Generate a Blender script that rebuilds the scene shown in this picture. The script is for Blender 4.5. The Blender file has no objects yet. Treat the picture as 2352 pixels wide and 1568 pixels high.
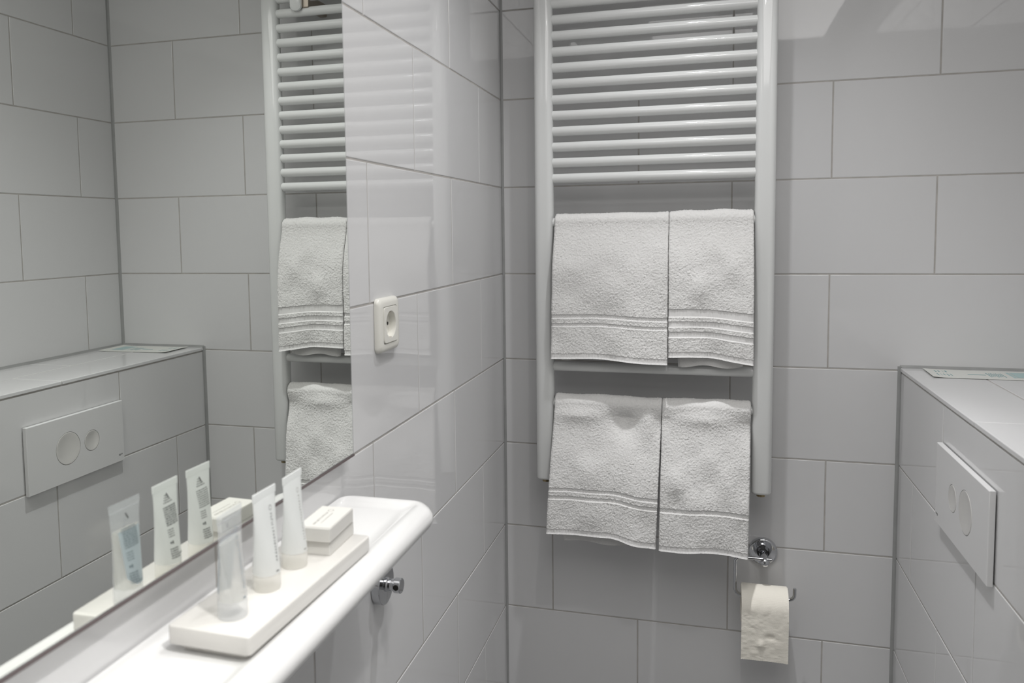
import bpy, bmesh, math, random
import numpy as np
from mathutils import Vector, Matrix
random.seed(7); np.random.seed(7)
S = bpy.context.scene
C = S.collection
PI = math.pi

# ------------------------------------------------------------------ camera
ZJ = 1.36                                   # height of the reference tile joint
F_PX, YAW, PIT, ROLL = 1890.2, -.28, -.0792, -.0139
cd = bpy.data.cameras.new('camera'); cam = bpy.data.objects.new('camera', cd); C.objects.link(cam)
cd.sensor_width = 36.0; cd.sensor_fit = 'HORIZONTAL'
cd.lens = F_PX * 36.0 / 2352.0
cd.shift_x = 92.93 / 2352.0; cd.shift_y = -103.9 / 2352.0
cd.clip_start = .02; cd.clip_end = 50
fw = Vector((math.sin(YAW) * math.cos(PIT), math.cos(YAW) * math.cos(PIT), math.sin(PIT)))
r0 = Vector((math.cos(YAW), -math.sin(YAW), 0)); u0 = r0.cross(fw)
rt = math.cos(ROLL) * r0 + math.sin(ROLL) * u0
up = -math.sin(ROLL) * r0 + math.cos(ROLL) * u0
M = Matrix((rt, up, -fw)).transposed().to_4x4(); M.translation = Vector((.4679, -1.9, ZJ + .103))
cam.matrix_world = M
cd.dof.use_dof = True; cd.dof.focus_distance = 1.85; cd.dof.aperture_fstop = 7.5
S.camera = cam

# ------------------------------------------------------------------ light and exposure
S.view_settings.view_transform = 'Standard'; S.view_settings.look = 'None'
S.view_settings.gamma = 1.0; S.view_settings.use_curve_mapping = False
S.view_settings.exposure = -0.13
w = bpy.data.worlds.new('world'); S.world = w; w.use_nodes = True
w.node_tree.nodes['Background'].inputs[0].default_value = (.9, .95, 1, 1)
w.node_tree.nodes['Background'].inputs[1].default_value = 0.0

def downlight(name, loc, power, beam, col, rad):
    """halogen downlight: intensity falls off as cos(angle)^beam about the vertical"""
    l = bpy.data.lights.new(name, 'SPOT'); l.energy = power; l.spot_size = math.radians(150); l.spot_blend = .3
    l.color = col; l.shadow_soft_size = rad; l.use_nodes = True; nt = l.node_tree
    g = nt.nodes.new('ShaderNodeTexCoord'); sp = nt.nodes.new('ShaderNodeSeparateXYZ'); ab = nt.nodes.new('ShaderNodeMath'); ab.operation = 'ABSOLUTE'
    pw = nt.nodes.new('ShaderNodeMath'); pw.operation = 'POWER'; pw.inputs[1].default_value = beam
    nt.links.new(g.outputs['Normal'], sp.inputs[0]); nt.links.new(sp.outputs['Z'], ab.inputs[0]); nt.links.new(ab.outputs[0], pw.inputs[0])
    nt.links.new(pw.outputs[0], nt.nodes['Emission'].inputs['Strength'])
    o = bpy.data.objects.new(name, l); C.objects.link(o); o.location = loc
    return o
def cone(name, loc, power, size, col, rad, aim=None):
    l = bpy.data.lights.new(name, 'SPOT'); l.energy = power; l.spot_size = math.radians(size); l.spot_blend = 1.0; l.color = col; l.shadow_soft_size = rad
    o = bpy.data.objects.new(name, l); C.objects.link(o); o.location = loc
    if aim: o.rotation_euler = (Vector(aim) - o.location).to_track_quat('-Z', 'Y').to_euler()
cone('downlight_over_radiator', (.434, -.51, 2.39), 21, 104, (.985, .985, 1), .018)
cone('downlight_over_radiator_core', (.434, -.51, 2.39), 48, 48, (.985, .985, 1), .018)
downlight('downlight_mid_room', (.50, -1.12, 2.39), 16, 3, (1, .985, .965), .018)
cone('aimed_spot_at_shelf', (.80, -1.75, 2.37), 52, 52, (1, .985, .96), .025, (.06, -1.47, 1.1))
al = bpy.data.lights.new('added_soft_fill', 'AREA'); al.shape = 'RECTANGLE'; al.size = .8; al.size_y = 1.6; al.energy = 13  # area light added for soft overall fill, not a fitting of the room
al.color = (1, .98, .965)
ao = bpy.data.objects.new('added_soft_fill', al); C.objects.link(ao); ao.location = (.6, -1.7, 2.385)

# ------------------------------------------------------------------ materials
def mat(name, col, rough=.5, metal=0, ior=1.5, bump=None, coat=0, spec=.5, bdist=.001):
    m = bpy.data.materials.new(name); m.use_nodes = True; nt = m.node_tree; b = nt.nodes['Principled BSDF']
    b.inputs['Base Color'].default_value = (*col, 1); b.inputs['Roughness'].default_value = rough
    b.inputs['Metallic'].default_value = metal; b.inputs['IOR'].default_value = ior
    b.inputs['Specular IOR Level'].default_value = spec; b.inputs['Coat Weight'].default_value = coat
    if bump:
        sc, st = bump
        tc = nt.nodes.new('ShaderNodeTexCoord'); n = nt.nodes.new('ShaderNodeTexNoise'); n.inputs['Scale'].default_value = sc
        n.inputs['Detail'].default_value = 3
        bp = nt.nodes.new('ShaderNodeBump'); bp.inputs['Strength'].default_value = st; bp.inputs['Distance'].default_value = bdist
        nt.links.new(tc.outputs['Object'], n.inputs['Vector']); nt.links.new(n.outputs[0], bp.inputs['Height']); nt.links.new(bp.outputs[0], b.inputs['Normal'])
    return m
def vary(m, col, scale, amt):
    """gentle colour variation in the object's own colour"""
    nt = m.node_tree; b = nt.nodes['Principled BSDF']
    tc = nt.nodes.new('ShaderNodeTexCoord'); n = nt.nodes.new('ShaderNodeTexNoise'); n.inputs['Scale'].default_value = scale; n.inputs['Detail'].default_value = 4
    r = nt.nodes.new('ShaderNodeValToRGB')
    r.color_ramp.elements[0].position = .3; r.color_ramp.elements[1].position = .7
    r.color_ramp.elements[0].color = (*[c * (1 - amt) for c in col], 1); r.color_ramp.elements[1].color = (*col, 1)
    nt.links.new(tc.outputs['Object'], n.inputs['Vector']); nt.links.new(n.outputs[0], r.inputs[0]); nt.links.new(r.outputs[0], b.inputs['Base Color'])
    return m
TILE = mat('glazed_white_tile', (.69, .69, .693), .028, bump=(8, .13), bdist=.0012)
GROUT = vary(mat('grey_grout', (.50, .48, .455), .9), (.50, .48, .455), 40, .18)
SEAL = vary(mat('grey_silicone', (.36, .365, .36), .45), (.36, .365, .36), 25, .12)
PAINT = vary(mat('white_paint', (.74, .74, .73), .8), (.74, .74, .73), 6, .04)
FLOORM = vary(mat('grey_floor_tile', (.25, .25, .25), .35), (.25, .25, .25), 9, .2)
ENAMEL = mat('white_radiator_enamel', (.74, .75, .74), .07, bump=(30, .02))
CERAMIC = mat('white_ceramic', (.80, .80, .795), .10, coat=.3)
PLASTIC = mat('white_socket_plastic', (.80, .79, .73), .28, bump=(60, .02))
PLATE = mat('matt_white_plate', (.69, .69, .69), .30)
BUTTON = mat('satin_button', (.70, .69, .67), .22, metal=.25)
CHROME = mat('chrome', (.62, .63, .65), .04, metal=1.0, bump=(12, .01))
BRASS = vary(mat('brass', (.42, .34, .20), .35, metal=1.0), (.42, .34, .20), 60, .3)
DARK = mat('dark_hole', (.02, .018, .015), .8)
METAL_CLIP = mat('steel_clip', (.45, .40, .34), .35, metal=1)
TRAYM = mat('warm_white_tray', (.70, .685, .655), .25, bump=(20, .02))
CARTON = mat('white_carton', (.66, .65, .62), .65, bump=(200, .05))
PAPERM = mat('leaflet_paper', (.74, .75, .71), .5, bump=(90, .03))
INK = mat('grey_ink', (.10, .105, .105), .6)
INKB = mat('blue_grey_ink', (.22, .27, .31), .6)
INKL = mat('pale_grey_ink', (.36, .35, .33), .6)
TEAL = mat('teal_ink', (.16, .34, .36), .6)
TEALL = mat('pale_teal_ink', (.45, .60, .60), .6)
LOGO = mat('plate_logo_ink', (.08, .08, .08), .6)
LABEL = mat('pale_blue_label', (.60, .68, .74), .4)
MIRROR = mat('mirror_silver', (.825, .845, .815), .0, metal=1.0)
BEVEL = mat('mirror_bevel_glass', (.42, .43, .43), .08, metal=.6)
BACKING = mat('mirror_backing', (.12, .095, .095), .6)

TERRY = mat('white_terry', (.77, .765, .75), .95, spec=.12)
def terry_nodes(m):
    nt = m.node_tree; b = nt.nodes['Principled BSDF']
    tc = nt.nodes.new('ShaderNodeTexCoord'); v = nt.nodes.new('ShaderNodeTexVoronoi'); v.inputs['Scale'].default_value = 520
    n = nt.nodes.new('ShaderNodeTexNoise'); n.inputs['Scale'].default_value = 900; n.inputs['Detail'].default_value = 2
    mx = nt.nodes.new('ShaderNodeMath'); mx.operation = 'ADD'
    bp = nt.nodes.new('ShaderNodeBump'); bp.inputs['Strength'].default_value = .45; bp.inputs['Distance'].default_value = .0009
    nt.links.new(tc.outputs['Object'], v.inputs['Vector']); nt.links.new(tc.outputs['Object'], n.inputs['Vector'])
    nt.links.new(v.outputs['Distance'], mx.inputs[0]); nt.links.new(n.outputs[0], mx.inputs[1])
    nt.links.new(mx.outputs[0], bp.inputs['Height']); nt.links.new(bp.outputs[0], b.inputs['Normal'])
    b.inputs['Sheen Weight'].default_value = .25; b.inputs['Sheen Roughness'].default_value = .6
terry_nodes(TERRY)
def weave(name, kind):
    m = mat(name, (.74, .735, .725), .9, spec=.12); nt = m.node_tree; b = nt.nodes['Principled BSDF']
    tc = nt.nodes.new('ShaderNodeTexCoord'); mp = nt.nodes.new('ShaderNodeMapping'); wv = nt.nodes.new('ShaderNodeTexWave')
    if kind == 'herringbone': mp.inputs['Rotation'].default_value = (0, math.radians(42), 0); wv.inputs['Scale'].default_value = 120
    else: mp.inputs['Rotation'].default_value = (0, 0, 0); wv.inputs['Scale'].default_value = 95
    wv.inputs['Distortion'].default_value = .6
    bp = nt.nodes.new('ShaderNodeBump'); bp.inputs['Strength'].default_value = .4 if kind == 'herringbone' else .25; bp.inputs['Distance'].default_value = .0012
    nt.links.new(tc.outputs['Object'], mp.inputs['Vector']); nt.links.new(mp.outputs[0], wv.inputs['Vector'])
    nt.links.new(wv.outputs[1], bp.inputs['Height']); nt.links.new(bp.outputs[0], b.inputs['Normal'])
    return m
HERRING = weave('herringbone_weave', 'herringbone'); FLATW = weave('flat_weave', 'flat')
TISSUE = mat('toilet_tissue', (.90, .865, .775), .95, spec=.1)
def tissue_nodes(m):
    nt = m.node_tree; b = nt.nodes['Principled BSDF']
    tc = nt.nodes.new('ShaderNodeTexCoord'); mp = nt.nodes.new('ShaderNodeMapping'); mp.inputs['Rotation'].default_value = (0, PI / 2, 0)
    wv = nt.nodes.new('ShaderNodeTexWave'); wv.inputs['Scale'].default_value = 110; wv.inputs['Distortion'].default_value = 5; wv.inputs['Detail'].default_value = 1; wv.inputs['Detail Scale'].default_value = .6
    v = nt.nodes.new('ShaderNodeTexVoronoi'); v.inputs['Scale'].default_value = 420
    mx = nt.nodes.new('ShaderNodeMath'); mx.operation = 'MULTIPLY_ADD'; mx.inputs[1].default_value = .6
    bp = nt.nodes.new('ShaderNodeBump'); bp.inputs['Strength'].default_value = .2; bp.inputs['Distance'].default_value = .0007
    nt.links.new(tc.outputs['Object'], mp.inputs['Vector']); nt.links.new(mp.outputs[0], wv.inputs['Vector']); nt.links.new(tc.outputs['Object'], v.inputs['Vector'])
    nt.links.new(wv.outputs[1], mx.inputs[0]); nt.links.new(v.outputs['Distance'], mx.inputs[2]); nt.links.new(mx.outputs[0], bp.inputs['Height']); nt.links.new(bp.outputs[0], b.inputs['Normal'])
tissue_nodes(TISSUE)
def translucent(name, col, clear, gloss_rough, trans=.5):
    m = bpy.data.materials.new(name); m.use_nodes = True; nt = m.node_tree; nt.nodes.clear()
    out = nt.nodes.new('ShaderNodeOutputMaterial'); d = nt.nodes.new('ShaderNodeBsdfDiffuse'); t = nt.nodes.new('ShaderNodeBsdfTranslucent')
    tr = nt.nodes.new('ShaderNodeBsdfTransparent'); g = nt.nodes.new('ShaderNodeBsdfGlossy'); lw = nt.nodes.new('ShaderNodeLayerWeight'); p3 = nt.nodes.new('ShaderNodeMath'); p3.operation = 'POWER'; p3.inputs[1].default_value = 3; fr = nt.nodes.new('ShaderNodeMath'); fr.operation = 'MULTIPLY_ADD'; fr.inputs[1].default_value = .35; fr.inputs[2].default_value = .04; lw.inputs[0].default_value = .5; nt.links.new(lw.outputs['Facing'], p3.inputs[0]); nt.links.new(p3.outputs[0], fr.inputs[0])
    d.inputs[0].default_value = (*col, 1); t.inputs[0].default_value = (*col, 1); g.inputs['Roughness'].default_value = gloss_rough
    tr.inputs[0].default_value = (1, 1, 1, 1)
    a = nt.nodes.new('ShaderNodeMixShader'); a.inputs[0].default_value = trans; nt.links.new(d.outputs[0], a.inputs[1]); nt.links.new(t.outputs[0], a.inputs[2])
    b = nt.nodes.new('ShaderNodeMixShader'); b.inputs[0].default_value = clear; nt.links.new(a.outputs[0], b.inputs[1]); nt.links.new(tr.outputs[0], b.inputs[2])
    c = nt.nodes.new('ShaderNodeMixShader'); nt.links.new(fr.outputs[0], c.inputs[0]); nt.links.new(b.outputs[0], c.inputs[1]); nt.links.new(g.outputs[0], c.inputs[2])
    nt.links.new(c.outputs[0], out.inputs[0]); return m
FROST = translucent('frosted_tube_plastic', (.95, .965, .96), .12, .35)
CLEAR = translucent('clear_tube_plastic', (.92, .95, .99), .78, .12)
GEL = translucent('pale_gel', (.96, .94, .86), .70, .08)
CAPM = translucent('translucent_cap', (1, .985, .94), .42, .25)

# ------------------------------------------------------------------ helpers
def link(o, parent=None):
    C.objects.link(o)
    if parent is not None: o.parent = parent
    return o
def obj(name, me, m=None, parent=None, loc=None):
    o = bpy.data.objects.new(name, me)
    if m is not None and not me.materials: me.materials.append(m)
    if loc is not None: o.location = loc
    return link(o, parent)
def tag(o, label, cat, group=None):
    o['label'] = label; o['category'] = cat
    if group: o['group'] = group
    return o
def thing(name, label, cat, loc=(0, 0, 0), group=None):
    o = bpy.data.objects.new(name, None); o.empty_display_size = .05; o.location = loc; C.objects.link(o)
    return tag(o, label, cat, group)
def struct(o): o['kind'] = 'structure'; return o
def bm_mesh(bm, name, smooth=False, ang=None):
    bmesh.ops.recalc_face_normals(bm, faces=bm.faces[:])
    me = bpy.data.meshes.new(name); bm.to_mesh(me); bm.free()
    if smooth:
        me.polygons.foreach_set('use_smooth', [True] * len(me.polygons))
        if ang: me.set_sharp_from_angle(angle=math.radians(ang))
    return me
def box_bm(x0, x1, y0, y1, z0, z1, bev=0, seg=2, bm=None):
    own = bm is None
    bm = bm or bmesh.new()
    r = bmesh.ops.create_cube(bm, size=1, matrix=Matrix.Translation(((x0 + x1) / 2, (y0 + y1) / 2, (z0 + z1) / 2)) @ Matrix.Diagonal((abs(x1 - x0), abs(y1 - y0), abs(z1 - z0), 1)))
    if bev and own: bmesh.ops.bevel(bm, geom=bm.edges[:], offset=bev, segments=seg, profile=.5, affect='EDGES')
    return bm
def box(name, x0, x1, y0, y1, z0, z1, m, parent=None, bev=0, seg=2):
    return obj(name, bm_mesh(box_bm(x0, x1, y0, y1, z0, z1, bev, seg), name), m, parent)
def lathe_bm(prof, axis='z', n=40, bm=None, cap=True, at=(0, 0, 0)):
    """prof: list of (radius, height) spun about the axis"""
    bm = bm or bmesh.new(); rings = []
    for r, h in prof:
        ring = []
        for i in range(n):
            a = 2 * PI * i / n; p = (r * math.cos(a), r * math.sin(a), h)
            if axis == 'x': p = (p[2], p[0], p[1])
            if axis == 'y': p = (p[0], p[2], p[1])
            ring.append(bm.verts.new((p[0] + at[0], p[1] + at[1], p[2] + at[2])))
        rings.append(ring)
    for a, b in zip(rings[:-1], rings[1:]):
        for i in range(n): bm.faces.new((a[i], a[(i + 1) % n], b[(i + 1) % n], b[i]))
    if cap:
        bm.faces.new(rings[0]); bm.faces.new(rings[-1])
    return bm
def lathe(name, prof, m, parent=None, axis='z', n=40, at=(0, 0, 0), ang=35, cap=True):
    return obj(name, bm_mesh(lathe_bm(prof, axis, n, cap=cap, at=at), name, True, ang), m, parent)
def tube_bm(pts, r, n=16, bm=None):
    bm = bm or bmesh.new(); pts = [Vector(p) for p in pts]; rings = []
    t0 = (pts[1] - pts[0]).normalized(); ref = Vector((0, 1, 0)) if abs(t0.y) < .9 else Vector((1, 0, 0))
    for i, p in enumerate(pts):
        t = (pts[min(i + 1, len(pts) - 1)] - pts[max(i - 1, 0)]).normalized()
        a = (ref - t * ref.dot(t)).normalized(); b = t.cross(a); ref = a
        rings.append([bm.verts.new(p + r * (math.cos(2 * PI * k / n) * a + math.sin(2 * PI * k / n) * b)) for k in range(n)])
    for a, b in zip(rings[:-1], rings[1:]):
        for i in range(n): bm.faces.new((a[i], a[(i + 1) % n], b[(i + 1) % n], b[i]))
    bm.faces.new(rings[0]); bm.faces.new(rings[-1]); return bm
def arc(c, r, a0, a1, u, v, k=8):
    c, u, v = Vector(c), Vector(u), Vector(v)
    return [c + r * (math.cos(a0 + (a1 - a0) * i / k) * u + math.sin(a0 + (a1 - a0) * i / k) * v) for i in range(k + 1)]
def rrect(x0, x1, y0, y1, r, k=6):
    pts = []
    for cx, cy, a in ((x1 - r, y1 - r, 0), (x0 + r, y1 - r, PI / 2), (x0 + r, y0 + r, PI), (x1 - r, y0 + r, 1.5 * PI)):
        for i in range(k + 1):
            t = a + PI / 2 * i / k; pts.append((cx + r * math.cos(t), cy + r * math.sin(t)))
    return pts
def loft(bm, rings, cap0=True, cap1=True):
    vs = [[bm.verts.new(p) for p in ring] for ring in rings]; n = len(vs[0])
    for a, b in zip(vs[:-1], vs[1:]):
        for i in range(n): bm.faces.new((a[i], a[(i + 1) % n], b[(i + 1) % n], b[i]))
    if cap0: bm.faces.new(vs[0])
    if cap1: bm.faces.new(vs[-1])
    return bm
def text_mesh(s, size, m, parent, matrix, name='lettering', depth=.00008):
    cu = bpy.data.curves.new('t', 'FONT'); cu.body = s; cu.size = size; cu.extrude = depth; cu.resolution_u = 2
    to = bpy.data.objects.new('t', cu); C.objects.link(to)
    bpy.context.view_layer.update()
    me = bpy.data.meshes.new_from_object(to.evaluated_get(bpy.context.evaluated_depsgraph_get()))
    bpy.data.objects.remove(to); bpy.data.curves.remove(cu)
    me.name = name; me.materials.clear(); me.transform(matrix)
    return obj(name, me, m, parent)

# ------------------------------------------------------------------ room shell
W, YF, H = 1.1154, -2.75, 2.40
PX, PZ, JT = .402, .2032, .0026             # tile pitch along, tile pitch up, joint width
TH = .007                                   # tiles stand this far in front of the bedding
ROWS = range(-6, 6)                         # row r spans joints r-1 .. r
def joint_z(r): return ZJ + r * PZ
_tile_cache = {}
def tile_mesh(wd, ht):
    k = (round(wd, 4), round(ht, 4))
    if k not in _tile_cache:
        bm = box_bm(0, wd, -TH, 0, 0, ht); e = [e for e in bm.edges if all(v.co.y > -TH / 2 for v in e.verts)]   # front rim only
        bmesh.ops.bevel(bm, geom=e, offset=.0013, segments=2, profile=.5, affect='EDGES')
        me = bm_mesh(bm, 'tile'); me.materials.append(TILE); _tile_cache[k] = me
    return _tile_cache[k]
def lay_tile(parent, origin, ax, upv, nrm, wd, ht, tilt=.0009):
    """one tile whose lower corner stands at origin; its face looks along nrm"""
    o = bpy.data.objects.new('tile', tile_mesh(wd, ht)); o.parent = parent
    R = Matrix((ax, nrm, upv)).transposed().to_4x4()
    Tm = Matrix.Translation(Vector(origin)) @ R @ Matrix.Translation((wd / 2, 0, ht / 2)) @ Matrix.Rotation(random.gauss(0, tilt), 4, 'Z') @ Matrix.Rotation(random.gauss(0, tilt), 4, 'X') @ Matrix.Translation((-wd / 2, -.0002 * random.random(), -ht / 2))
    o.matrix_local = Tm; C.objects.link(o); return o
def tile_field(parent, u0, u1, odd, even, place, rows, zlo, zhi):
    """running bond between u0 and u1; odd / even = one joint position in odd / even rows"""
    for r in rows:
        a = max(joint_z(r - 1), zlo); b = min(joint_z(r), zhi)
        if b - a < .01: continue
        base = odd if r % 2 else even
        k0 = math.floor((u0 - base) / PX); k = k0
        while base + k * PX < u1 - .004:
            l = max(u0, base + k * PX); h = min(u1, base + (k + 1) * PX); k += 1
            if h - l < .008: continue
            place(parent, l + JT / 2, h - JT / 2, a + JT / 2, b - JT / 2)
X, Y, Z = Vector((1, 0, 0)), Vector((0, 1, 0)), Vector((0, 0, 1))
# each wall is a grout bed with its tiles in front of it; tile faces lie on x=0, y=0 and x=W
GD = .0009                                  # grout lies this deep behind the tile faces
wall_back = struct(box('wall_back', -.12, W + .12, GD, .12, 0, H, GROUT))
wall_left = struct(box('wall_left', -.12, -GD, YF - .12, .002, 0, H, GROUT))
wall_right = struct(box('wall_right', W + GD, W + .12, YF - .12, .002, 0, H, GROUT))
wall_front = struct(box('wall_front', -.12, W + .12, YF - .12, YF, 0, H, mat('dark_unseen_wall', (.10, .095, .09), .5, bump=(20, .03))))  # unseen wall behind the camera, made dark for dark reflections in the chrome
floor = struct(box('floor', -.12, W + .12, YF - .12, .12, -.1, 0, FLOORM))
ceiling = struct(box('ceiling', -.12, W + .12, YF - .12, .12, H, H + .1, PAINT))
CX, CT, CY1 = .8613, 1.163, -1.32           # cistern boxing: face, top, near end
zmax = H - .002
tile_field(wall_back, .002, W - .002, .5176, .3166, lambda p, l, h, a, b: lay_tile(p, (h, 0, a), -X, Z, -Y, h - l, b - a), ROWS, .003, zmax)
tile_field(wall_left, YF + .002, -.002, -.401, -.200, lambda p, l, h, a, b: lay_tile(p, (0, h, a), -Y, Z, X, h - l, b - a), ROWS, .003, zmax)
tile_field(wall_right, YF + .002, -.002, -.3308, -.1298, lambda p, l, h, a, b: lay_tile(p, (W, l, a), Y, Z, -X, h - l, b - a), ROWS, .003, zmax)
# boxing along the right wall that hides the cistern
ledge = struct(box('wall_ledge', CX + GD, W - .0005, CY1, -.0006, .0005, CT - GD, GROUT))
tile_field(ledge, CY1 + .001, -.003, -.3308, -.1298, lambda p, l, h, a, b: lay_tile(p, (CX, l, a), Y, Z, -X, h - l, b - a), range(-6, 0), .003, CT - .0095)
XM = .9895                                  # joint that runs along the top
for (xa, xb, js) in ((CX - .0015, XM - JT / 2, (-.003, -.505, -.907, CY1)), (XM + JT / 2, W - .004, (-.003, -.332, -.734, -1.136, CY1))):
    for ya, yb in zip(js[:-1], js[1:]):
        l, h = yb + JT / 2, ya - JT / 2
        o = lay_tile(ledge, (xa, h, CT), -Y, X, Z, h - l, xb - xa)
def seam(n, p0, p1, a, b, r):
    """silicone bead along p0-p1 filling the corner between directions a and b"""
    p0, p1, a, b = map(Vector, (p0, p1, a, b)); bm = bmesh.new(); rings = []
    for p in (p0, p1): rings.append([p - .0004 * (a + b), p + r * a, p + r * .62 * a + r * .2 * b, p + r * .36 * a + r * .36 * b, p + r * .2 * a + r * .62 * b, p + r * b])
    loft(bm, rings); return struct(obj('trim_%d' % n, bm_mesh(bm, 'trim'), SEAL))
seam(1, (0, 0, .002), (0, 0, H - .002), X, -Y, .0052)
seam(2, (W, 0, CT), (W, 0, H - .002), -X, -Y, .0062)
seam(3, (CX, 0, .002), (CX, 0, CT + .003), -X, -Y, .0062)
seam(4, (CX - .002, 0, CT), (W, 0, CT), -Y, Z, .0055)
seam(5, (W, 0, CT), (W, CY1, CT), -X, Z, .0055)

# ------------------------------------------------------------------ towel radiator
rad = thing('towel_radiator', 'white enamelled ladder towel radiator with round rails mounted on the back wall', 'radiator', (.352, -.088, .9))
def at(o, v): return Vector(v) - o.location
XL, XR = .1185, .5805                       # post centres
def post(xc):
    bm = bmesh.new(); rings = []
    hx, hy = .0205, .0185
    def sec(s):
        pts = []
        for i in range(40):
            a = 2 * PI * i / 40; c, q = math.cos(a), math.sin(a); e = 2 / 3.0
            pts.append((hx * s * math.copysign(abs(c) ** e, c), hy * s * math.copysign(abs(q) ** e, q)))
        return pts
    for z, s in ((.9, .86), (.9012, .94), (.905, 1), (2.19, 1), (2.196, .9)):
        rings.append([at(rad, (xc + x, -.088 + y, z)) for x, y in sec(s)])
    loft(bm, rings); o = obj('post', bm_mesh(bm, 'post', True, 40), ENAMEL, rad)
    lathe('end_plug', [(.0075, -.0075), (.0088, -.007), (.0088, .002)], BRASS, o, 'z', 20, at(rad, (xc, -.088, .9)))
    return o
post(XL); post(XR)
RR = .0105
rail_me = bm_mesh(tube_bm([(-.225, 0, 0), (-.2, 0, 0), (0, 0, 0), (.2, 0, 0), (.225, 0, 0)], RR, 28), 'rail', True, 40)
rail_z = [1.5752 + .0342 * i for i in range(17)] + [1.4785, 1.158, 1.0755]
for z in rail_z: obj('rail', rail_me, ENAMEL, rad, at(rad, (.3495, -.088, z)))
# clamp that ties the rails to the wall, seen only in the mirror
bm = loft(bmesh.new(), [[at(rad, (.5035 + x, y, 2.0165 + z)) for x, z in rrect(-.0145 * s, .0145 * s, -.032 * s, .032 * s, .0135 * s)] for y, s in ((-.0995, .9), (-.1015, 1), (-.108, 1), (-.1105, .85))])
clamp = obj('wall_clamp', bm_mesh(bm, 'wall_clamp', True, 40), ENAMEL, rad)
obj('spacer', bm_mesh(box_bm(*[v for p in zip(at(rad, (.474, -.0995, 1.992)), at(rad, (.492, -.0005, 2.022))) for v in p], .002), 'spacer'), METAL_CLIP, clamp)
box('screw', .4775 - rad.location.x, .4835 - rad.location.x, -.0745 - rad.location.y, -.0685 - rad.location.y, 1.9875 - .9, 1.9925 - .9, DARK, clamp)

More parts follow.
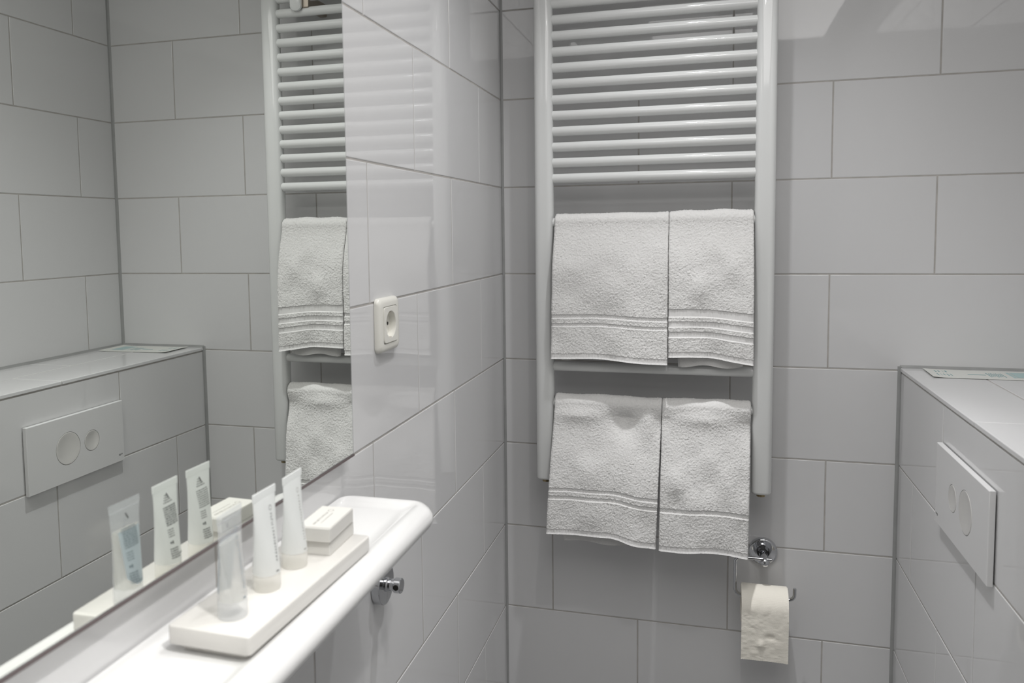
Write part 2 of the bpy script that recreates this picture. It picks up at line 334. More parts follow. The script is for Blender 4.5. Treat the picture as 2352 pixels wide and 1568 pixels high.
# ------------------------------------------------------------------ towels
def smooth_noise(nu, nv, cu, cv, rng):
    """bilinear smooth random field on a grid"""
    g = rng.normal(size=(cu + 3, cv + 3)); a = np.linspace(0, cu, nu); b = np.linspace(0, cv, nv)
    i = np.floor(a).astype(int); j = np.floor(b).astype(int); fa = a - i; fb = b - j
    fa = fa * fa * (3 - 2 * fa); fb = fb * fb * (3 - 2 * fb)
    G = lambda p, q: g[np.ix_(i + p, j + q)]
    return ((1 - fa)[:, None] * ((1 - fb) * G(0, 0) + fb * G(0, 1)) + fa[:, None] * ((1 - fb) * G(1, 0) + fb * G(1, 1)))
def make_towel(label, xs_top, xs_bot, zrail, hem_t, hem_z, bands, back_z, yb_bulge, seed, name='bath_towel', lump=.0017, weave_mat=None, hem_h=.011, shape=None, back_inset=.02, rate=(4.5, 1.7)):
    rng = np.random.default_rng(seed)
    yr, Rc, th = -.088, .0155, .0098
    step = .00135
    hem_t, hem_z = np.array(hem_t), np.array(hem_z)
    Lf = zrail - hem_z.mean(); Lb = zrail - back_z
    nf, nr, nb = int(Lf / step), 34, int(Lb / .004)
    wd = xs_bot[1] - xs_bot[0]; nx = int(wd / step); ni = 14
    t_out = np.linspace(0, 1, nx); t_in = np.linspace(1, 0, ni + 2)[1:-1]
    T = np.concatenate([t_out, t_in]); side = np.concatenate([np.ones(nx), -np.ones(ni)])
    edge = np.minimum(T, 1 - T) * wd
    prof = np.where(edge < .006, np.sqrt(np.clip(1 - (1 - edge / .006) ** 2, 0, 1)), 1.0)
    # distance above the front hem for every front row; then the roll over the rail; then the back
    d = np.concatenate([np.linspace(0, Lf, nf)]); nrow = nf + nr + nb
    hz = np.interp(T, hem_t, hem_z)
    k = np.ones(9) / 9; 
    hz[:nx] = np.convolve(np.pad(hz[:nx], 12, 'edge'), np.ones(25) / 25, 'valid')
    P = np.zeros((nrow, len(T), 3)); N = np.zeros_like(P); 
    uu = d / Lf                             # 0 at hem, 1 at rail
    zf = hz[None, :] + uu[:, None] * (zrail - hz[None, :])
    fr = 1 - uu
    yf = yr - Rc - yb_bulge * (1 - np.exp(-(fr * rate[0]) ** rate[1])) - .004 * fr ** 2
    low = smooth_noise(nrow, len(T), 9, 6, rng) * lump + smooth_noise(nrow, len(T), 22, 14, rng) * lump * .16
    low[:, nx:] = low[:, :nx].mean(axis=1, keepdims=True) * .3
    amp = np.concatenate([.2 + .8 * np.clip(fr * 3, 0, 1) ** 1.5, np.full(nr, .2), np.full(nb, .4)])
    xl = np.interp(uu, [0, 1], [xs_bot[0], xs_top[0]]); xr = np.interp(uu, [0, 1], [xs_bot[1], xs_top[1]])
    P[:nf, :, 0] = xl[:, None] + (xr - xl)[:, None] * T[None, :]; P[:nf, :, 1] = yf[:, None]; P[:nf, :, 2] = zf; N[:nf, :, 1] = -1
    a = np.linspace(0, PI, nr + 1)[1:]
    P[nf:nf + nr, :, 0] = xs_top[0] + (xs_top[1] - xs_top[0]) * T[None, :]
    P[nf:nf + nr, :, 1] = yr - Rc * np.cos(a)[:, None]; P[nf:nf + nr, :, 2] = zrail + Rc * np.sin(a)[:, None]
    N[nf:nf + nr, :, 1] = -np.cos(a)[:, None]; N[nf:nf + nr, :, 2] = np.sin(a)[:, None]
    b = np.linspace(0, 1, nb + 1)[1:]
    bx0, bx1 = xs_bot[0] + back_inset, xs_bot[1] - back_inset
    P[nf + nr:, :, 0] = (xs_top[0] * (1 - b) + bx0 * b)[:, None] + ((xs_top[1] * (1 - b) + bx1 * b) - (xs_top[0] * (1 - b) + bx0 * b))[:, None] * T[None, :]
    P[nf + nr:, :, 1] = (yr + Rc - (yb_bulge * .75 + .016) * np.clip(b * 1.25, 0, 1) ** 1.3)[:, None]
    P[nf + nr:, :, 2] = (zrail + (back_z - zrail) * b)[:, None] + .003 * np.sin(T * 9 + seed)[None, :] * b[:, None]
    N[nf + nr:, :, 1] = 1
    top = .0016 * smooth_noise(nrow, len(T), 6, 5, rng); top[:nf - 30] *= .3
    kind = np.zeros(nf, int)                # 0 terry, 1 woven, 2 hem
    off = np.zeros(nrow)
    for (lo, hi) in bands: kind[(d >= lo) & (d < hi)] = 1
    kind[d < hem_h] = 2
    off[:nf][kind == 1] = -.0022; off[:nf][kind == 2] = -.0012
    for (lo, hi) in bands: off[:nf][np.abs(d - lo + .0006) < .0011] = .0003      # raised thread under each band
    off[:nf][np.abs(d - .0005) < .0012] = .0003
    fuzz = rng.normal(size=(nrow, len(T))) * .00042
    fuzz += (np.kron(rng.normal(size=(nrow // 2 + 1, len(T) // 2 + 1)), np.ones((2, 2)))[:nrow, :len(T)]) * .00018
    fz = np.ones(nrow); fz[:nf][kind == 1] = .10; fz[:nf][kind == 2] = .35
    fz[nf + nr:] = .6
    if shape is not None: low[:nf] += shape(T[None, :], fr[:, None]) / amp[:nf, None] * np.clip(fr * 12, 0, 1)[:, None]
    h = th / 2 * prof[None, :] * side[None, :] + (low * amp[:, None]) + (off[:, None] + fuzz * fz[:, None]) * (side > 0)[None, :]
    P += N * h[:, :, None] ; P[:, :, 2] += top * (side > 0)[None, :] * np.concatenate([fr * 0, np.sin(a) ** 2, np.zeros(nb)])[:, None]
    jit = rng.normal(size=(nrow, len(T))) * .0002 * (side > 0)[None, :]
    P[:, :, 0] += jit * fz[:, None]; P[:nf, :, 2] += rng.normal(size=(nf, len(T))) * .0002 * (side > 0)[None, :] * fz[:nf, None]
    loc = Vector(((xs_top[0] + xs_top[1]) / 2, yr, zrail))
    root = thing(name, label, 'towel', loc, 'towels over the radiator rails')
    P -= np.array(loc)
    m = len(T)
    def strip(nm, r0, r1, mt, cap0=False, cap1=False, par=root):
        V = P[r0:r1 + 1].reshape(-1, 3); rows = r1 - r0
        i = np.arange(rows)[:, None]; j = np.arange(m)[None, :]; j2 = (j + 1) % m
        F = np.stack([i * m + j, i * m + j2, (i + 1) * m + j2, (i + 1) * m + j], -1).reshape(-1, 4)
        me = bpy.data.meshes.new(nm); faces = F.tolist()
        def capf(base):
            # stitch outer and inner columns of the end row
            fs = []
            q = np.searchsorted(-T[nx:], -T[:nx])
            order_in = [base + nx + kk for kk in range(ni)][::-1]   # left to right
            tin = T[nx:][::-1]
            for c in range(nx - 1):
                tm = (T[c] + T[c + 1]) / 2; s = min(max(int(np.searchsorted(tin, tm)), 0), ni - 1)
                fs.append([base + c, base + c + 1, order_in[s]])
            last = None
            return fs
        if cap0: faces += capf(0)
        if cap1: faces += [f[::-1] for f in capf(rows * m)]
        me.from_pydata(V.tolist(), [], faces); me.polygons.foreach_set('use_smooth', [True] * len(me.polygons))
        return obj(nm, me, mt, par)
    # runs of equal kind along the front become parts
    r = 0; body = []
    while r < nf:
        e = r
        while e < nf and kind[e] == kind[r]: e += 1
        if e >= nf: break
        if kind[r] == 1: strip('woven_band', r, e, weave_mat)
        elif kind[r] == 2: strip('hem', r, e, FLATW, cap0=True)
        else: strip('terry_stripe', r, e, TERRY)
        r = e
    strip('terry_panel', r, nrow - 1, TERRY, cap1=True)
    return root
G1 = lambda v, c, w_: np.exp(-((v - c) / w_) ** 2)
shp_tl = lambda t, f: (-.011 * G1(t, .2, .24) + .005 * G1(t, .68, .16) + .0025 * np.sin(t * 9 + 1)) * f ** 1.5
shp_tr = lambda t, f: (-.008 * G1(t, .45, .3) + .002 * np.sin(t * 8)) * f ** 1.5
shp_bl = lambda t, f: -.015 * G1(t, .66, .14) * G1(f, .12, .12) - .008 * G1(t, 1.0, .07) * G1(f, .1, .12) + .009 * G1(t, .22, .22) * G1(f, .05, .08) + .004 * G1(t, .87, .07) * G1(f, .12, .1) + (.008 * G1(t, .80, .10) - .006 * G1(t, .98, .10)) * f
shp_br = lambda t, f: .007 * G1(t, .46, .24) * G1(f, .045, .07) - .009 * G1(t, 1.0, .16) * G1(f, .12, .12) - .004 * G1(t, .05, .08) * G1(f, .08, .1) + .005 * np.cos(t * 6.0 - 2.2) * f
make_towel('wide white towel with two herringbone bands on the upper left of the radiator', (.1435, .3886), (.1385, .3883), 1.4785, (0, .15, .4, .62, .8, 1), (1.1815, 1.182, 1.184, 1.181, 1.177, 1.1755), ((.0705, .0785), (.0885, .097)), 1.178, .029, 11, weave_mat=HERRING, shape=shp_tl)
make_towel('narrow white towel with three flat smooth stripes on the upper right of the radiator', (.3882, .5592), (.3892, .5605), 1.4795, (0, .2, .5, .7, 1), (1.1915, 1.193, 1.192, 1.187, 1.179), ((.042, .0545), (.0635, .077), (.086, .102)), 1.171, .028, 23, name='hand_towel', weave_mat=FLATW, shape=shp_tr)
make_towel('wide white towel with a rippled hem hanging lower left under the herringbone one', (.1415, .3760), (.1265, .3658), 1.0755, (0, .25, .42, .6, .74, .86, 1), (.7895, .792, .7905, .793, .7855, .779, .7725), ((.079, .0875), (.096, .1055)), .7685, .030, 37, weave_mat=HERRING, shape=shp_bl, back_inset=.035, rate=(2.6, 2.2))
make_towel('narrow white towel with one herringbone band hanging lower right above the paper roll', (.3757, .5585), (.3712, .5545), 1.0765, (0, .2, .45, .6, .75, 1), (.772, .7725, .7775, .7775, .775, .770), ((.083, .0925),), .782, .029, 53, name='hand_towel', weave_mat=HERRING, shape=shp_br, rate=(2.6, 2.2))

# ------------------------------------------------------------------ mirror
mir = thing('wall_mirror', 'frameless wall mirror reflecting the corner and radiator on the left tiled wall', 'mirror', (0, -1.4, 1.63))
MX, my0, my1, mz0, mz1, bv = .0176, -1.90, -.9085, 1.1665, 2.12, .0045
def ml(x, y, z): return (x, y + 1.4, z - 1.63)
bm = bmesh.new(); bm.faces.new([bm.verts.new(ml(MX, y, z)) for y, z in ((my0 + bv, mz0 + bv), (my1 - bv, mz0 + bv), (my1 - bv, mz1 - bv), (my0 + bv, mz1 - bv))])
mg = obj('mirror_glass', bm_mesh(bm, 'mirror_glass'), MIRROR, mir)
if mg.data.polygons[0].normal.x < 0: mg.data.flip_normals()
bm = bmesh.new()
A = [(my0, mz0), (my1, mz0), (my1, mz1), (my0, mz1)]; B = [(my0 + bv, mz0 + bv), (my1 - bv, mz0 + bv), (my1 - bv, mz1 - bv), (my0 + bv, mz1 - bv)]
loft(bm, [[ml(.0135, *p) for p in A], [ml(MX - .0014, *p) for p in A], [ml(MX, *p) for p in B]], True, False)
obj('bevelled_edge', bm_mesh(bm, 'bevelled_edge'), BEVEL, mir)
box('worn_lower_edge', MX - .0012, MX + .0002, my0 + 1.4, my1 + 1.4, mz0 - 1.63, mz0 + .0026 - 1.63, BACKING, mir)
obj('backing', bm_mesh(box_bm(.0006, .0134, my0 + .0305 + 1.4, my1 - .0015 + 1.4, mz0 + .0015 - 1.63, mz1 - .02 - 1.63), 'backing'), BACKING, mir)

# ------------------------------------------------------------------ ceramic shelf
sx1, sy0, sy1 = .1345, -1.66, -.900
bm = bmesh.new(); rings = []
for ins, z in ((.030, 1.0775), (.020, 1.078), (.011, 1.0815), (.004, 1.0875), (0, 1.0955), (.0015, 1.103), (.006, 1.1085), (.012, 1.1125), (.018, 1.1138), (.024, 1.1128), (.030, 1.1098), (.036, 1.1072), (.044, 1.106)):
    bk = ins * .12 + .0003
    rings.append([(x, y, z) for x, y in rrect(bk, sx1 - ins, sy0 + ins, sy1 - ins * .8, max(.036 - ins, .008), 8)])
loft(bm, rings)
shelf = obj('shelf', bm_mesh(bm, 'shelf', True, 50), CERAMIC)
shelf.data.transform(Matrix.Translation((0, 1.25, -1.09))); shelf.location = (0, -1.25, 1.09)
tag(shelf, 'thick glossy white ceramic shelf with rounded lip below the mirror', 'shelf')

# ------------------------------------------------------------------ tray and what stands on it
TZ = 1.1308
def tr(s, z, e=0):
    return [(x, y, z) for x, y in rrect(-.0405 + s, .0405 - s, -.119 + s, .119 - s, max(.004 - s * .3, .002), 5)]
tray = thing('tray', 'flat warm white rectangular tray on the ceramic shelf under the toiletries', 'tray', (.0695, -1.202, 1.1062)); tray.rotation_euler = (0, 0, -.028)
bm = loft(bmesh.new(), [tr(.006, .0070), tr(.003, .0072), tr(.0006, .0080), tr(0, .0090), tr(0, .0230), tr(.0004, .0240), tr(.0012, .0245)])
obj('tray_top', bm_mesh(bm, 'tray_top', True, 40), TRAYM, tray)
bm = loft(bmesh.new(), [tr(.009, .0002), tr(.008, .0070)])
obj('tray_foot', bm_mesh(bm, 'tray_foot'), TRAYM, tray)

def carton(label, cx, cy, z0, rot, prints):
    t = thing('soap_box', label, 'box', (cx, cy, z0), 'soap cartons on the tray'); t.rotation_euler = (0, 0, rot)
    L, Wd, Hh = .0645, .0365, .0152
    obj('carton', bm_mesh(box_bm(-Wd / 2, Wd / 2, -L / 2, L / 2, 0, Hh - .0007, .0005, 1), 'carton'), CARTON, t)
    obj('lid_flap', bm_mesh(box_bm(-Wd / 2 + .0004, Wd / 2 - .0004, -L / 2 + .0012, L / 2, Hh - .0006, Hh, .0003, 1), 'lid_flap'), CARTON, t)
    if prints:
        bm = bmesh.new(); rnd = random.Random(3)
        for x0, hgt, ya, yb in ((-.0035, .0028, -.024, .014), (.0028, .0014, -.019, .012)):
            y = ya
            while y < yb:
                wv = hgt * (.25 + .3 * rnd.random())
                box_bm(x0 - hgt / 2, x0 + hgt / 2, y, y + wv * .55, Hh, Hh + .00008, bm=bm)
                if rnd.random() < .6: box_bm(x0 - hgt / 2 + hgt * rnd.choice((0, .42, .85)), x0 - hgt / 2 + hgt * .15 + hgt * rnd.choice((0, .42, .85)), y, y + wv * 1.5, Hh, Hh + .00007, bm=bm)
                y += wv * 1.5 + hgt * .22
        for k in range(12):
            a = 2 * PI * k / 12; box_bm(-.0022 + .003 * math.cos(a) - .0004, -.0022 + .003 * math.cos(a) + .0004, .0195 + .003 * math.sin(a) - .0006, .0195 + .003 * math.sin(a) + .0006, Hh, Hh + .00008, bm=bm)
        p = obj('print', bm_mesh(bm, 'print'), INKL, t); p['kind'] = 'stuff'
    return t
carton('white soap carton lying flat on the tray, lower of the two', .0765, -1.1165, TZ, .035, False)
carton('white printed soap carton lying on top of another carton', .0785, -1.1205, TZ + .0154, .05, True)

def tube(label, cy, style, seed):
    cx, z0 = .0715, TZ
    t = thing('cosmetic_tube', label, 'tube', (cx, cy, z0), 'cosmetic tubes on the tray'); t.rotation_euler = (0, 0, {'a': .03, 'b': -.02, 'c': .02}[style])
    r, hb, ht, wt = .0124, .015, .0935, .0195
    def surf(a, h, off=0):
        """point at angle a (0 faces the room) and height h on the tube wall"""
        u = min(max((h - hb) / (ht - .006 - hb), 0), 1); ax = r * (1 - u ** 1.15) + .0006; ay = r + (wt - r) * u ** .9
        q = Vector((ax * math.cos(a), ay * math.sin(a), 0)); n = Vector((math.cos(a) / max(ax, .002), math.sin(a) / ay, 0)).normalized()
        q += n * off; return Vector((q.x, q.y, h))
    m = CLEAR if style == 'a' else FROST
    bm = bmesh.new(); n = 36
    hs = [hb + .0005] + [hb + (ht - .006 - hb) * k / 14 for k in range(1, 15)]
    rings = [[surf(2 * PI * i / n, h) for i in range(n)] for h in hs]
    loft(bm, rings, False, False)
    obj('tube_body', bm_mesh(bm, 'tube_body', True), m, t)
    obj('crimped_end', bm_mesh(box_bm(-.0007, .0007, -wt, wt, ht - .0065, ht + .001, .0002, 1), 'crimped_end'), m, t)
    lathe('cap', [(.0112, 0), (.0126, .0004), (.0129, .002), (.0127, hb - .001), (.0120, hb)], CAPM if style != 'a' else CLEAR, t, 'z', 36)
    if style == 'a':
        top = hb + .054; bm = bmesh.new()
        hs = [hb + .0008] + [hb + (top - hb) * k / 8 for k in range(1, 9)]
        loft(bm, [[surf(2 * PI * i / n, h, -.0009) for i in range(n)] for h in hs])
        obj('gel', bm_mesh(bm, 'gel', True, 40), GEL, t)
        bm = bmesh.new(); ns, nh = 10, 14; g = []
        for q in range(nh + 1):
            h = hb + .004 + .050 * q / nh; w0 = .30 if q > 2 else .30 + .25 * (2 - q)
            g.append([bm.verts.new(surf(PI - .95 + (1.75 - (.0 if q > 1 else .3 * (2 - q))) * k / ns, h, .0002)) for k in range(ns + 1)])
        for q in range(nh):
            for k in range(ns): bm.faces.new((g[q][k], g[q][k + 1], g[q + 1][k + 1], g[q + 1][k]))
        obj('back_label', bm_mesh(bm, 'back_label', True), LABEL, t)
    ink = INKB if style == 'a' else INK
    rnd = random.Random(seed)
    # fine print on the side that faces the mirror
    bm = bmesh.new()
    def patch(a0, a1, h0, h1, off=.00035):
        k = max(1, int(abs(a1 - a0) / .2)); vs = [[bm.verts.new(surf(a0 + (a1 - a0) * i / k, h, off)) for i in range(k + 1)] for h in (h0, h1)]
        for i in range(k): bm.faces.new((vs[0][i], vs[0][i + 1], vs[1][i + 1], vs[1][i]))
    def row(h, a0, a1, hh):
        a = a0
        while a < a1:
            l = .06 + .16 * rnd.random(); patch(a, min(a + l, a1), h, h + hh); a += l + .035
    lo = hb + .006
    for k in range(5): row(lo + .0022 * k, PI - .05 - .5 * rnd.random() * (k < 2), PI + .62, .0011)
    patch(PI + .25, PI + .36, lo + .014, lo + .017); patch(PI + .40, PI + .52, lo + .0145, lo + .0165)
    for k in range(4): row(lo + .021 + .0022 * k, PI + .05, PI + .55, .0008)
    for k in range(9): row(lo + .032 + .0021 * k, PI - .55 + .3 * rnd.random() * (k > 7), PI + .55, .0012 if style != 'c' else .0009)
    if style != 'a':
        for k in range(4): row(lo + .0535 + .0022 * k, PI - .3 + .12 * k, PI + .42 - .06 * k, .0009)
    p = obj('fine_print', bm_mesh(bm, 'fine_print', True), ink, t); p['kind'] = 'stuff'
    bm = bmesh.new(); c = surf(PI, ht - .013, .0004); yy = .0005
    for s in (0,):
        q = [bm.verts.new(surf(PI + a, c.z + b, .0005)) for a, b in ((.10, .0028), (.03, .0030), (-.10, -.0024), (-.03, -.0028))]; bm.faces.new(q)
    obj('sealing_mark', bm_mesh(bm, 'sealing_mark'), LOGO, t)
    # brand line down the front, emblem at its upper end
    bm = bmesh.new(); h = hb + .058
    a0 = .55
    def A0(h): return -.08 + .40 * max(0, (h - hb) / .07)
    def emb(h, s):
        a0 = A0(h)
        for k in range(10):
            q = 2 * PI * k / 10; aa = a0 + .12 * math.cos(q) * s; patch(aa - .03, aa + .03, h + .0022 * s * math.sin(q) - .0003, h + .0022 * s * math.sin(q) + .0003)
    emb(hb + .061, 1)
    h = hb + .056
    while h > hb + .012:
        g = .0009 + .0008 * rnd.random(); a0 = A0(h); patch(a0 - .09, a0 + .09, h - g * .45, h)
        if rnd.random() < .75: s = rnd.choice((-.09, 0, .06)); patch(a0 + s, a0 + s + .035, h - g * 1.6, h)
        h -= g * 1.6 + .0007
    patch(-.25, .05, hb + .003, hb + .0042)
    p = obj('brand_line', bm_mesh(bm, 'brand_line', True), INK if style == 'b' else (INKB if style == 'a' else INKL), t); p['kind'] = 'stuff'
    return t
tube('clear cosmetic tube half full of gel with pale blue back label, nearest the camera', -1.290, 'a', 5)
tube('frosted white cosmetic tube with dark print standing between the other two tubes', -1.232, 'b', 8)
tube('frosted cosmetic tube with faint print standing right beside the soap cartons', -1.178, 'c', 13)

# ------------------------------------------------------------------ wall socket
sk = thing('wall_socket', 'white square wall socket with rounded frame on the left tiled wall', 'socket', (0, -.7505, 1.325))
bm = bmesh.new(); rings = []
for x, s, q in ((.0004, .0405, .009), (.004, .0405, .009), (.0072, .0392, .0095), (.0092, .0365, .0095), (.0098, .0335, .0085), (.0098, .0278, .0045), (.0085, .0276, .0045)):
    rings.append([(x, y, z) for y, z in rrect(-s, s, -s, s, q, 6)])
loft(bm, rings, False, False); obj('frame', bm_mesh(bm, 'frame', True, 40), PLASTIC, sk)
bm = bmesh.new(); sq = []
for k in range(64):
    q = 2 * PI * k / 64; c_, s_ = math.cos(q), math.sin(q); rr_ = .0268 / (abs(c_) ** 11 + abs(s_) ** 11) ** (1 / 11); sq.append((rr_ * c_, rr_ * s_))
def circ(r, x):
    o = []
    for (y, z) in sq: a = math.atan2(z, y); o.append((x, r * math.cos(a), r * math.sin(a)))
    return o
loft(bm, [[(.0062, y, z) for y, z in sq], [(.0104, y, z) for y, z in sq], [(.011, y * .985, z * .985) for y, z in sq], circ(.0205, .011), circ(.0198, .0104), circ(.0192, .0012)], False, True)
ins = obj('socket_insert', bm_mesh(bm, 'socket_insert', True, 35), PLASTIC, sk)
for y in (-.0095, .0095): lathe('pin_hole', [(.0026, .0011), (.0026, .0014)], DARK, ins, 'x', 16, (0.0003, y, 0))
for s in (-1, 1): obj('earth_clip', bm_mesh(box_bm(.0013, .0105, -.0028, .0028, s * .0192 - .0012, s * .0192 + .0002, .0003, 1), 'earth_clip'), METAL_CLIP, ins)
obj('key_rib', bm_mesh(box_bm(.0012, .009, -.0185, -.0165, -.0025, .0025, .0004, 1), 'key_rib'), PLASTIC, ins)

# ------------------------------------------------------------------ chrome rail bracket below the shelf
kb = thing('rail_bracket', 'chrome rail bracket with empty side hole under the shelf end', 'bracket', (0, -.797, .9415))
lathe('flange', [(.0292, .0004), (.0298, .0012), (.0298, .0122), (.0291, .0131), (.0105, .0138)], CHROME, kb, 'x', 56)
lathe('stem', [(.0105, .0138), (.0105, .0155), (.0096, .0162), (.0088, .0172), (.0088, .027)], CHROME, kb, 'x', 40)
hd = lathe('head', [(.0088, .0265), (.0106, .0268), (.0112, .0276), (.0112, .0362), (.0104, .0371), (.0004, .0372)], CHROME, kb, 'x', 48)
lathe('rail_hole', [(.0043, -.01135), (.0043, -.0105), (.0036, -.0105), (.0036, -.0095)], DARK, hd, 'y', 24, (.0318, 0, .001))

# ------------------------------------------------------------------ flush plate
fp = thing('flush_plate', 'white rectangular flush plate with two round buttons on the tiled boxing', 'flush plate', (CX, -.4755, 1.0195))
fy0, fy1, fz0, fz1 = -.1385, .1385, -.069, .0690
obj('base_frame', bm_mesh(box_bm(-.0016, -.0004, fy0 + .004, fy1 - .004, fz0 + .004, fz1 - .004), 'base_frame'), DARK, fp)
# face with two round openings: outer slab as rim + face grid filled around the buttons
def plate_face():
    bm = bmesh.new(); xo, xi, b = -.0100, -.0018, .0009
    outer = [(fy0 + b, fz0 + b), (fy1 - b, fz0 + b), (fy1 - b, fz1 - b), (fy0 + b, fz1 - b)]
    full = [(fy0, fz0), (fy1, fz0), (fy1, fz1), (fy0, fz1)]
    v0 = [bm.verts.new((xi, *p)) for p in full]; v1 = [bm.verts.new((xo + b, *p)) for p in full]; v2 = [bm.verts.new((xo, *p)) for p in outer]
    for i in range(4):
        j = (i + 1) % 4; bm.faces.new((v0[i], v0[j], v1[j], v1[i])); bm.faces.new((v1[i], v1[j], v2[j], v2[i]))
    edges = [bm.edges.get((v2[i], v2[(i + 1) % 4])) for i in range(4)]
    for (cy, cz, r) in ((-.0305, .0013, .0345), (.0385, .0013, .0227)):
        ring = [bm.verts.new((xo, cy + r * math.cos(2 * PI * k / 56), cz + r * math.sin(2 * PI * k / 56))) for k in range(56)]
        deep = [bm.verts.new((xo + .005, cy + r * math.cos(2 * PI * k / 56), cz + r * math.sin(2 * PI * k / 56))) for k in range(56)]
        for k in range(56):
            edges.append(bm.edges.new((ring[k], ring[(k + 1) % 56]))); bm.faces.new((ring[k], ring[(k + 1) % 56], deep[(k + 1) % 56], deep[k]))
    bmesh.ops.triangle_fill(bm, use_beauty=True, use_dissolve=False, edges=edges)
    return bm_mesh(bm, 'face_plate')
face = obj('face_plate', plate_face(), PLATE, fp)
for nm, cy, r in (('full_flush_button', -.0305, .0337), ('half_flush_button', .0385, .0219)):
    lathe(nm, [(r, -.0052), (r, -.0098), (r - .0007, -.0103), (r * .9, -.0102), (r * .75, -.0097), (r * .5, -.0091), (r * .25, -.0088), (.0004, -.0087)], BUTTON, fp, 'x', 56, (0, cy, .0013))
mt = Matrix.Translation((-.01005, .1325, -.0545)) @ Matrix((( 0, 0, -1), (-1, 0, 0), (0, 1, 0))).to_4x4()
text_mesh('viega', .0066, LOGO, fp, mt)

# ------------------------------------------------------------------ leaflet on the ledge
lf = thing('leaflet', 'white card leaflet with teal print lying on the tiled ledge in the corner', 'leaflet', (.998, -.0655, CT + .0005))
lf.rotation_euler = (0, 0, -.03)
def card_z(x): return .0002 + .0016 * max(0, (abs(x) - .07) / .03) ** 2
bm = bmesh.new(); g = []
for i in range(17):
    x = -.1 + .2 * i / 16
    g.append([bm.verts.new((x, y, card_z(x) + z)) for y, z in ((-.0505, 0), (.0505, 0), (.0505, .0004), (-.0505, .0004))])
for a, b in zip(g[:-1], g[1:]):
    for k in range(4): bm.faces.new((a[k], a[(k + 1) % 4], b[(k + 1) % 4], b[k]))
bm.faces.new(g[0]); bm.faces.new(g[-1])
obj('card', bm_mesh(bm, 'card'), PAPERM, lf)
bm = bmesh.new()
def pr(x0, x1, y0, y1):
    z = max(card_z(x0), card_z(x1)) + .00042; bm.faces.new([bm.verts.new((x, y, z)) for x, y in ((x0, y0), (x1, y0), (x1, y1), (x0, y1))])
for k in range(4): pr(-.084 + .0065 * k, -.081 + .0065 * k, .012 + .004 * (k % 2), .034); 
for k in range(5): pr(-.086 + .006 * k, -.084 + .006 * k, -.028 + .003 * (k % 3), -.004)
pr(-.030, .0015, -.007, -.001)
for k in range(7): pr(.006 + .0042 * k, .0080 + .0042 * k, -.026 + .004 * (k % 3), .020 - .003 * (k % 2))
p = obj('print', bm_mesh(bm, 'print'), TEAL, lf); p['kind'] = 'stuff'
bm = bmesh.new(); pr(.044, .050, -.030, .034); pr(.0515, .082, -.026, .034)
p = obj('tinted_panel', bm_mesh(bm, 'tinted_panel'), TEALL, lf); p['kind'] = 'stuff'

# ------------------------------------------------------------------ toilet paper holder and roll
hx, hz, hy = .592, .741, -.065
ph = thing('paper_holder', 'chrome toilet paper holder with round rosette and bent rod on the back wall', 'paper holder', (hx, 0, hz))
lathe('rosette', [(.0305, -.0004), (.0312, -.002), (.0310, -.006), (.0298, -.0095), (.0280, -.0112), (.0262, -.0116), (.0250, -.0110), (.0160, -.0062), (.0145, -.0060), (.0004, -.0061)], CHROME, ph, 'y', 56)
lathe('arm', [(.0145, -.0058), (.0140, -.010), (.0118, -.016), (.0096, -.020), (.0086, -.025), (.0086, -.0705), (.0080, -.074), (.0055, -.0765), (.0004, -.0775)], CHROME, ph, 'y', 36)
rr = .0037; rd = []
zt, zb, xl_, xr_ = .0055, -.0795, -.0605, .0615
rd += [(.014, hy, zt), (.004, hy, zt), (xl_ + .012, hy, zt)] + [tuple(p) for p in arc((xl_ + .011, hy, zt - .011), .011, PI / 2, PI, X, Z)] + [(xl_, hy, zb + .016)]
rd += [tuple(p) for p in arc((xl_ + .015, hy, zb + .015), .015, PI, 1.5 * PI, X, Z)] + [(0, hy, zb), (xr_ - .014, hy, zb)]
rd += [tuple(p) for p in arc((xr_ - .012, hy, zb + .012), .012, -PI / 2, 0, X, Z)] + [(xr_, hy, zb + .026)]
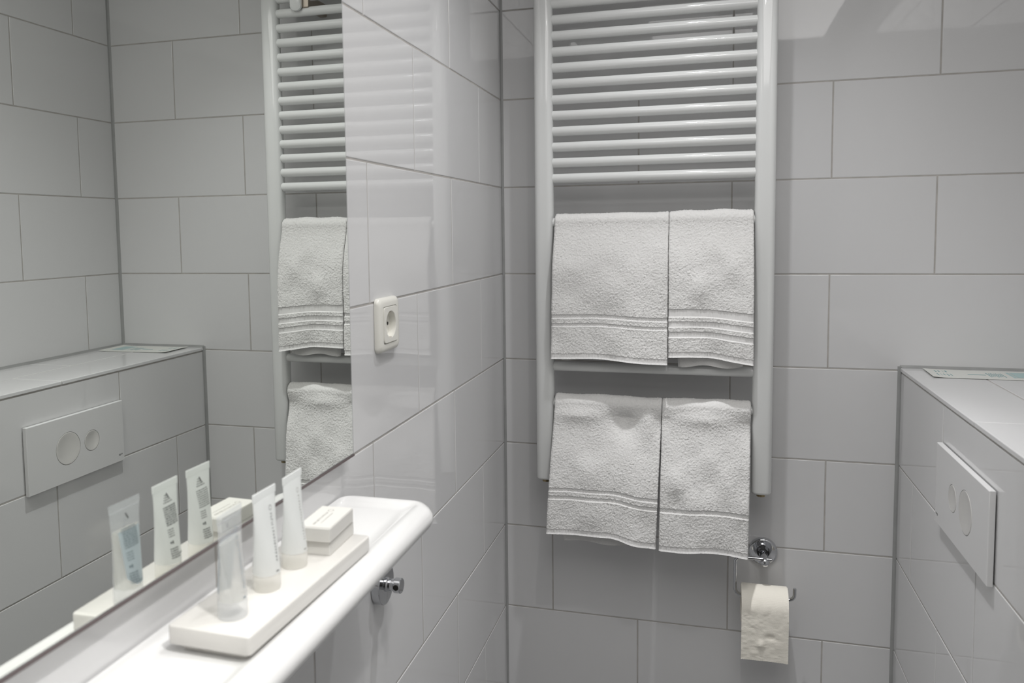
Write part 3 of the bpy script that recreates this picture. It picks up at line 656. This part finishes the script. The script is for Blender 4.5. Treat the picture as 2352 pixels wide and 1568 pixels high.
obj('rod', bm_mesh(tube_bm(rd, rr, 16), 'rod', True, 50), CHROME, ph)
RO, RI = .0412, .0195
rc = Vector((.5915, hy, hz + zb + rr - RI))
roll = thing('toilet_roll', 'cream toilet paper roll with a long hanging sheet on the chrome holder', 'toilet roll', rc)
hw = .0475
lathe('paper_winding', [(RI + .0012, -hw), (RO - .001, -hw), (RO, -hw + .001), (RO, hw - .001), (RO - .001, hw), (RI + .0012, hw), (RI + .0012, -hw)], TISSUE, roll, 'x', 72, cap=False)
lathe('cardboard_core', [(RI, -hw + .0008), (RI + .0012, -hw + .0008), (RI + .0012, hw - .0008), (RI, hw - .0008), (RI, -hw + .0008)], mat('cardboard', (.45, .36, .26), .9), roll, 'x', 48, cap=False)
# the loose sheet leaves the roll at the front and hangs down
rows, cols = 110, 56; rng = np.random.default_rng(4); fld = smooth_noise(rows, cols, 9, 4, rng) * .0006 + smooth_noise(rows, cols, 26, 12, rng) * .00022
bm = bmesh.new(); g = []; zbot = .538 - rc.z
for i in range(rows):
    s = i / (rows - 1); row_ = []
    for j in range(cols):
        t = j / (cols - 1); x = -hw + 2 * hw * t
        if s < .25:
            a = PI / 2 + (PI / 2) * (s / .25) ; y = (RO + .0005 + .0008 * s) * math.cos(a); z = (RO + .0005) * math.sin(a); k = s / .25
        else:
            q = (s - .25) / .75; y = -RO - .0007 + .004 * q * q; z = zbot * q; k = 1
            y -= .0045 * math.exp(-((t - .42) / .07) ** 2 - ((q - .66) / .08) ** 2) - .0035 * math.exp(-((t - .62) / .10) ** 2 - ((q - .50) / .06) ** 2)
            z -= (.0025 * math.sin(t * 2.4 + 2.4) + .004 * t) * q + .0006 * math.sin(j * 2.4) * (i == rows - 1)
        row_.append(bm.verts.new((x * (1 + .006 * max(0, s - .25)), y - abs(fld[i, j]) * k, z)))
    g.append(row_)
for i in range(rows - 1):
    for j in range(cols - 1): bm.faces.new((g[i][j], g[i][j + 1], g[i + 1][j + 1], g[i + 1][j]))
obj('loose_sheet', bm_mesh(bm, 'loose_sheet', True), TISSUE, roll)
